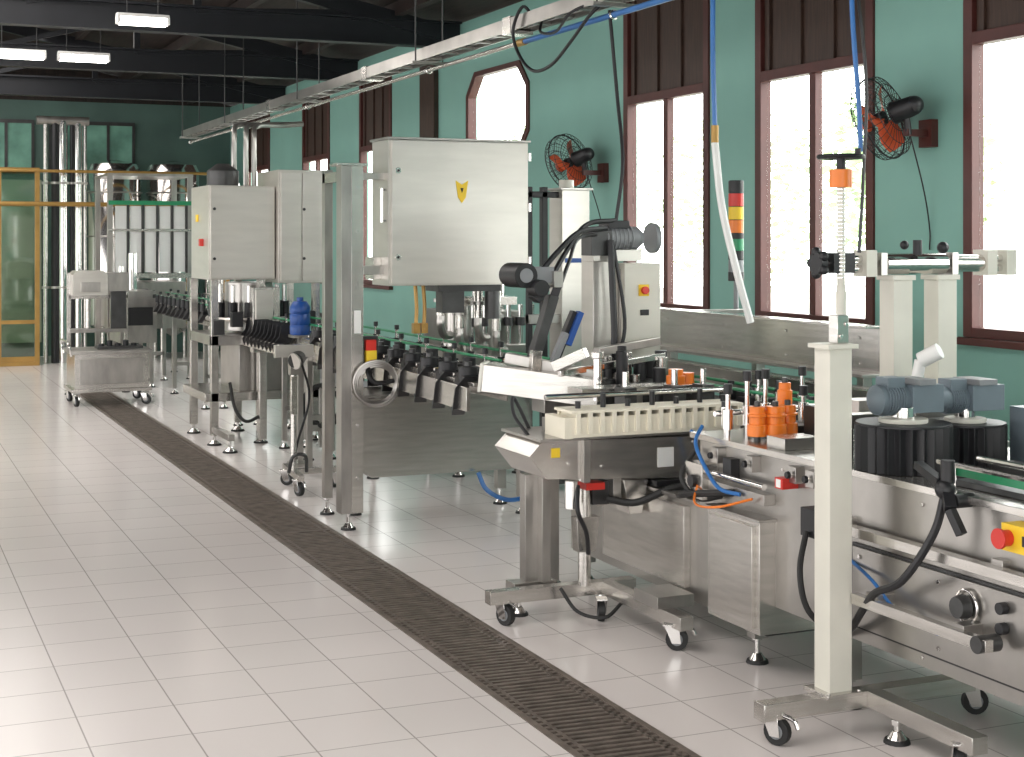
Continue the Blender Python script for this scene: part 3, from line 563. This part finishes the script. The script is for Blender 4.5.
# ------------------------------------------------------------------ filler (middle distance)
m = M("bottle_filling_machine")
m.box(PANEL,2.53,3.07,12.0,12.7,1.33,2.09); m.box(PANEL,2.54,3.06,11.98,12.0,1.34,2.08); m.box(PANEL,3.075,3.46,11.9,12.6,1.30,2.22); m.box(PANEL,3.09,3.26,11.88,11.9,1.32,2.2); m.box(PANEL,3.27,3.45,11.88,11.9,1.32,2.2)
for z in (1.5,1.9): m.cyl(BLACK,(2.57,11.98,z),(2.57,11.965,z),.012); m.cyl(BLACK,(3.28,11.88,z),(3.28,11.865,z),.012)
m.box(RED,2.50,2.53,12.2,12.26,1.6,1.66); m.box(YEL,2.515,2.53,12.4,12.46,1.8,1.86)
m.cyl(DKST,(2.72,12.35,2.09),(2.72,12.35,2.22),.13,n=28); m.cyl(DKST,(2.72,12.35,2.22),(2.72,12.35,2.28),.13,.05,28)
for x in (2.85,2.95,3.02): m.tube(STEEL2,[(x,12.5,2.09),(x,12.5,2.5),(x+.05,12.6,2.62),(x+.3,12.7,2.64),(3.5,12.7,2.66)],.022)
m.cyl(BLUE,(3.47,11.86,1.0),(3.47,11.86,2.2),.012)
m.box(STEEL,2.5,3.5,12.0,12.9,.35,.42); m.box(STEEL2,2.55,3.45,12.0,12.85,.80,.88); m.box(STEEL2,2.8,3.4,12.1,12.8,.42,.80)
for x in (2.58,2.96,3.42):
    for y in (12.03,12.85): m.box(STEEL,x-.03,x+.03,y-.03,y+.03,.08,1.33); foot(m,x,y,.1,.06)
m.beam(STEEL2,(2.60,12.0,.12),(2.60,11.5,.12),.05,.05); foot(m,2.60,11.55,.12,.06)
m.box(STEEL,2.84,3.06,11.8,11.9,.75,1.27); m.box(STEEL,2.9,2.96,11.82,11.88,.05,.75); m.box(PANEL,2.86,3.0,11.78,11.8,.95,1.25)
m.cyl(STEEL2,(2.95,12.4,.9),(2.95,12.4,1.3),.2,n=28); 
for i in range(14):
    a=i*math.pi/7; m.cyl(CHROME,(2.95+.3*math.cos(a),12.4+.3*math.sin(a),.95),(2.95+.3*math.cos(a),12.4+.3*math.sin(a),1.28),.018,n=10); m.cyl(BLACK,(2.95+.3*math.cos(a),12.4+.3*math.sin(a),.98),(2.95+.3*math.cos(a),12.4+.3*math.sin(a),1.14),.04,n=10)
m.ring(STEEL2,(2.95,12.4,1.0),(0,0,1),.34,.02); 
for i in range(10):
    y=10.9+i*.12; m.prism(BLACK,[(2.82,y,.93),(2.77,y+.03,.86),(2.80,y+.07,.80),(2.86,y+.09,.95),(2.84,y+.02,1.02)],(.12,0,0))
m.box(STEEL,2.8,2.84,10.85,12.0,.80,.88)
for i in range(6): m.cb(random.choice([DKST,BLACK,STEEL2]),(2.6+.15*i,11.98,.95+.06*(i%2)),(.09,.08,.12))
m.ring(RUBBER,(3.3,11.4,.35),(.5,1,0),.16,.02); m.ring(RUBBER,(3.3,11.43,.35),(.5,1,0),.14,.015); m.box(STEEL2,3.2,3.4,11.4,11.44,.15,.2); m.box(STEEL2,3.28,3.32,11.42,11.46,.02,.5)
m.tube(RUBBER,[(2.7,12.0,.5),(2.72,11.9,.3),(2.8,11.85,.2),(2.95,11.9,.25)],.014)
m.done(.003)
m = M("blue_plastic_keg"); x, y = 2.93, 10.72
m.lathe(BLUE,(x,y,0),[(.07,.955),(.075,.97),(.075,1.02),(.07,1.03),(.075,1.04),(.075,1.10),(.07,1.11),(.075,1.12),(.075,1.16),(.05,1.20),(.025,1.205),(.025,1.23)],24); m.box(STEEL2,x-.07,x+.06,y-.07,y+.07,.935,.955); m.box(STEEL2,x-.02,x+.02,y-.02,y+.02,0,.935); m.box(STEEL2,x-.07,x+.06,y-.1,y+.1,0,.02)
m.done(.001)

m = M("bottle_rinsing_machine")
for x in (2.62,3.55):
    for y in (17.9,18.9): m.box(STEEL2,x-.03,x+.03,y-.03,y+.03,.05,2.4); foot(m,x,y,.07)
m.box(GREEN,2.6,3.57,17.86,17.9,2.06,2.11); m.box(STEEL,2.59,3.58,17.86,17.9,1.2,1.26); m.box(STEEL2,2.59,3.58,17.86,18.94,2.40,2.43); m.box(STEEL,2.6,3.57,17.86,17.9,1.75,1.78)
for i in range(5): xx=2.68+i*.17; m.box(WHITE,xx,xx+.13,17.9,17.92,1.27,2.05); m.box(DKST,xx+.135,xx+.16,17.88,17.93,1.2,2.1)
m.box(STEEL2,2.65,3.52,18.0,18.9,.6,1.15); m.box(STEEL2,2.6,3.0,17.0,17.8,.5,1.0); m.box(STEEL2,2.62,2.98,17.02,17.78,1.0,1.08)
for x in (2.65,2.95):
    for y in (17.05,17.75): m.box(STEEL2,x-.02,x+.02,y-.02,y+.02,.04,.5); foot(m,x,y,.06)
m.cyl(CHROME,(2.8,17.4,1.08),(2.8,17.4,1.5),.05); m.cyl(CHROME,(2.7,17.6,1.08),(2.7,17.6,1.35),.03)
m.box(BLACK,2.66,2.95,16.95,17.0,.7,.9)
m.done(.002)
m = M("inspection_hood")
m.box(PANEL,2.02,2.38,16.4,16.8,1.06,1.28); m.prism(PANEL,[(2.02,16.4,1.28),(2.38,16.4,1.28),(2.34,16.4,1.32),(2.06,16.4,1.32)],(0,.4,0)); m.box(STEEL2,2.1,2.3,16.38,16.4,1.1,1.2)
for x in (2.0,2.6):
    m.box(STEEL,x-.02,x+.02,16.58,16.62,.04,1.3); foot(m,x,16.6,.06)
m.box(STEEL,2.0,2.62,16.58,16.62,1.02,1.06); m.box(STEEL2,2.38,2.62,16.5,16.7,1.1,1.3); m.box(STEEL2,2.0,2.6,16.5,16.7,.66,.70)
m.box(DKST,2.42,2.58,16.46,16.5,.7,1.1); m.cyl(STEEL,(2.2,16.6,.7),(2.2,16.6,1.02),.03)
m.done(.002)
m = M("steel_cart")
m.box(STEEL,1.90,2.62,15.3,15.9,.17,.52); m.box(STEEL2,1.86,2.66,15.26,15.94,.52,.55); m.box(STEEL,1.87,2.65,15.27,15.93,.14,.17)
m.box(STEEL2,1.95,2.57,15.292,15.3,.22,.47)
for x in (1.92,2.6):
    for y in (15.33,15.87): caster(m,x,y,.15,random.random()*3,.05); m.box(STEEL2,x-.03,x+.03,y-.03,y+.03,.12,.15)
m.tube(CHROME,[(1.87,15.3,.5),(1.84,15.3,.62),(1.84,15.6,.64),(1.84,15.9,.62),(1.87,15.9,.5)],.012)
for i in range(5): m.cyl(BLACK,(2.2+.08*i,15.6,.55),(2.2+.08*i,15.6,.60+.03*(i%2)),.03)
m.box(DKST,2.15,2.6,15.5,15.75,.55,.575)
m.done(.002)

m = M("glazed_partition"); Y = 20.6
for x in (-3.2,-2.2,-1.2,-.2,.8,1.6,2.08): m.box(BRASS,x-.03,x+.03,Y-.03,Y+.03,0,2.6)
for z in (0.0,.55,2.1,2.55): m.box(BRASS,-3.2,2.1,Y-.025,Y+.025,z,z+.05)
m.box(GLASSG,-3.2,2.08,Y-.004,Y+.004,.6,2.1); m.box(GLASSG,-3.2,2.08,Y-.004,Y+.004,2.15,2.55); m.box(BRASS,-3.2,2.08,Y-.01,Y+.01,.05,.12)
m.box(GLASSG,-3.2,2.08,Y-.004,Y+.004,.12,.55)
m.done(.002)
m = M("bronze_overhead_pipe"); m.cyl(BRASS,(1.2,20.35,2.12),(4.6,20.35,2.12),.03,n=12); m.cyl(BRASS,(1.2,20.35,2.55),(4.6,20.35,2.55),.02,n=12)
for x in (1.25,4.55): m.cyl(BRASS,(x,20.35,0),(x,20.35,2.55),.025,n=10)
m.done(0)
for (x,y,r_,h) in ((3.15,21.1,.36,2.75),(3.95,21.1,.36,2.75),(4.6,20.9,.26,2.5)):
    m = M("stainless_storage_tank"); m.lathe(CHROME,(x,y,0),[(.02,.3),(r_,.5),(r_,h-.15),(r_*.9,h-.06),(.05,h)],36)
    for z in (.9,1.7,2.3): m.ring(STEEL2,(x,y,z),(0,0,1),r_+.002,.012,40)
    for a in (0.8,2.4,4.0,5.5): m.cyl(STEEL,(x+.8*r_*math.cos(a),y+.8*r_*math.sin(a),0),(x+.8*r_*math.cos(a),y+.8*r_*math.sin(a),.55),.03)
    m.done(0)
m = M("process_pipes")
for x,r_,mt_ in ((2.22,.035,STEEL),(2.34,.05,BLACK),(2.44,.065,CHROME),(2.56,.03,BLACK),(2.64,.055,CHROME),(2.73,.025,STEEL)):
    m.cyl(mt_,(x,20.9,0),(x,20.9,3.25),r_,n=16); m.cyl(STEEL2,(x,20.9,1.0),(x,20.9,1.03),r_*1.5,n=16); m.cyl(STEEL2,(x,20.9,2.4),(x,20.9,2.43),r_*1.5,n=16)
m.cyl(STEEL2,(2.1,20.9,3.25),(2.78,20.9,3.25),.06,n=14)
m.done(0)
for i,x in enumerate((-2.6,-1.2,.2,1.6,3.0)):
    m = M("window_%d" % (8+i)); m.box(DKST,x-.6,x+.6,YF-.04,YF,2.6,2.65); m.box(DKST,x-.6,x+.6,YF-.04,YF,3.3,3.35)
    for q in (-.6,-.2,.2,.56): m.box(DKST,x+q,x+q+.04,YF-.04,YF,2.65,3.3)
    m.box(mat("pale_pane_%d"%i,(.20,.40,.32),.12,0,.5,2),x-.56,x+.56,YF-.02,YF-.004,2.65,3.3); m.done(0)

# ------------------------------------------------------------------ outdoors
m = M("yard_ground"); m.box(GRND,5.15,40,-15,50,-.4,-.15); m.done(0)
for (tx,ty,th,rr) in ((9.5,8.2,2.2,1.0),(9.8,12.5,2.3,1.0),(11,17.5,2.2,1.3),(10.2,21.5,2.6,1.1),(13,28,2.4,2.2)):
    m = M("garden_tree"); m.cyl(TRUNK,(tx,ty,-.2),(tx+.1,ty,th),.08,.04,10)
    for i in range(1100):
        v = Vector((random.gauss(0,1),random.gauss(0,1),random.gauss(0,1))).normalized()*rr*random.random()**.4
        c_ = Vector((tx,ty,th))+v; s_ = .07; q = Vector((random.random()-.5,random.random()-.5,random.random()-.5)).normalized(); a_,b_ = m.frame(q)
        m.add(TREE,[c_-a_*s_,c_+b_*s_*.5,c_+a_*s_,c_-b_*s_*.5],[(0,1,2,3)])
    for i in range(5): a=i*1.256; m.cyl(TRUNK,(tx+.05,ty,th*.75),(tx+rr*.6*math.cos(a),ty+rr*.6*math.sin(a),th+.2),.025,.012,7)
    m.done(0)

# ------------------------------------------------------------------ light
wd = bpy.data.worlds.new("World"); sc.world = wd; wd.use_nodes = True; nt = wd.node_tree; bg = nt.nodes["Background"]
tc = nt.nodes.new("ShaderNodeTexCoord"); sp = nt.nodes.new("ShaderNodeSeparateXYZ"); mr = nt.nodes.new("ShaderNodeMapRange"); mr.interpolation_type = 'SMOOTHSTEP'
mr.inputs[1].default_value = -.1; mr.inputs[2].default_value = .35; mr.inputs[3].default_value = 3.2; mr.inputs[4].default_value = 8.5
nt.links.new(tc.outputs["Generated"], sp.inputs[0]); nt.links.new(sp.outputs[0], mr.inputs[0]); nt.links.new(mr.outputs[0], bg.inputs[1]); bg.inputs[0].default_value = (1,.985,.975,1)
def area(name, loc, sx, sy, p, rot=(0,0,0), col=(1,.95,.90)):
    l = bpy.data.lights.new(name, 'AREA'); l.shape = 'RECTANGLE'; l.size = sx; l.size_y = sy; l.energy = p; l.color = col
    o = bpy.data.objects.new(name, l); o.location = loc; o.rotation_euler = rot; sc.collection.objects.link(o)
area("added_fill_light", (-.5,4,4.2), 3, 5, 190); area("added_fill_light", (0,12,4.1), 3, 5, 190); area("added_fill_light", (0,18.5,4.1), 4, 4, 190)  # fill lights added under the roof to brighten the hall, no fittings there

cam = bpy.data.cameras.new("camera"); co = bpy.data.objects.new("camera", cam); sc.collection.objects.link(co); sc.camera = co
cam.sensor_width = 36; cam.lens = 36*1500/1024; cam.shift_y = -(378.5-240)/1024
co.location = (0,0,1.65); co.rotation_euler = (math.radians(90), 0, -math.atan(647/1500)); cam.clip_end = 200
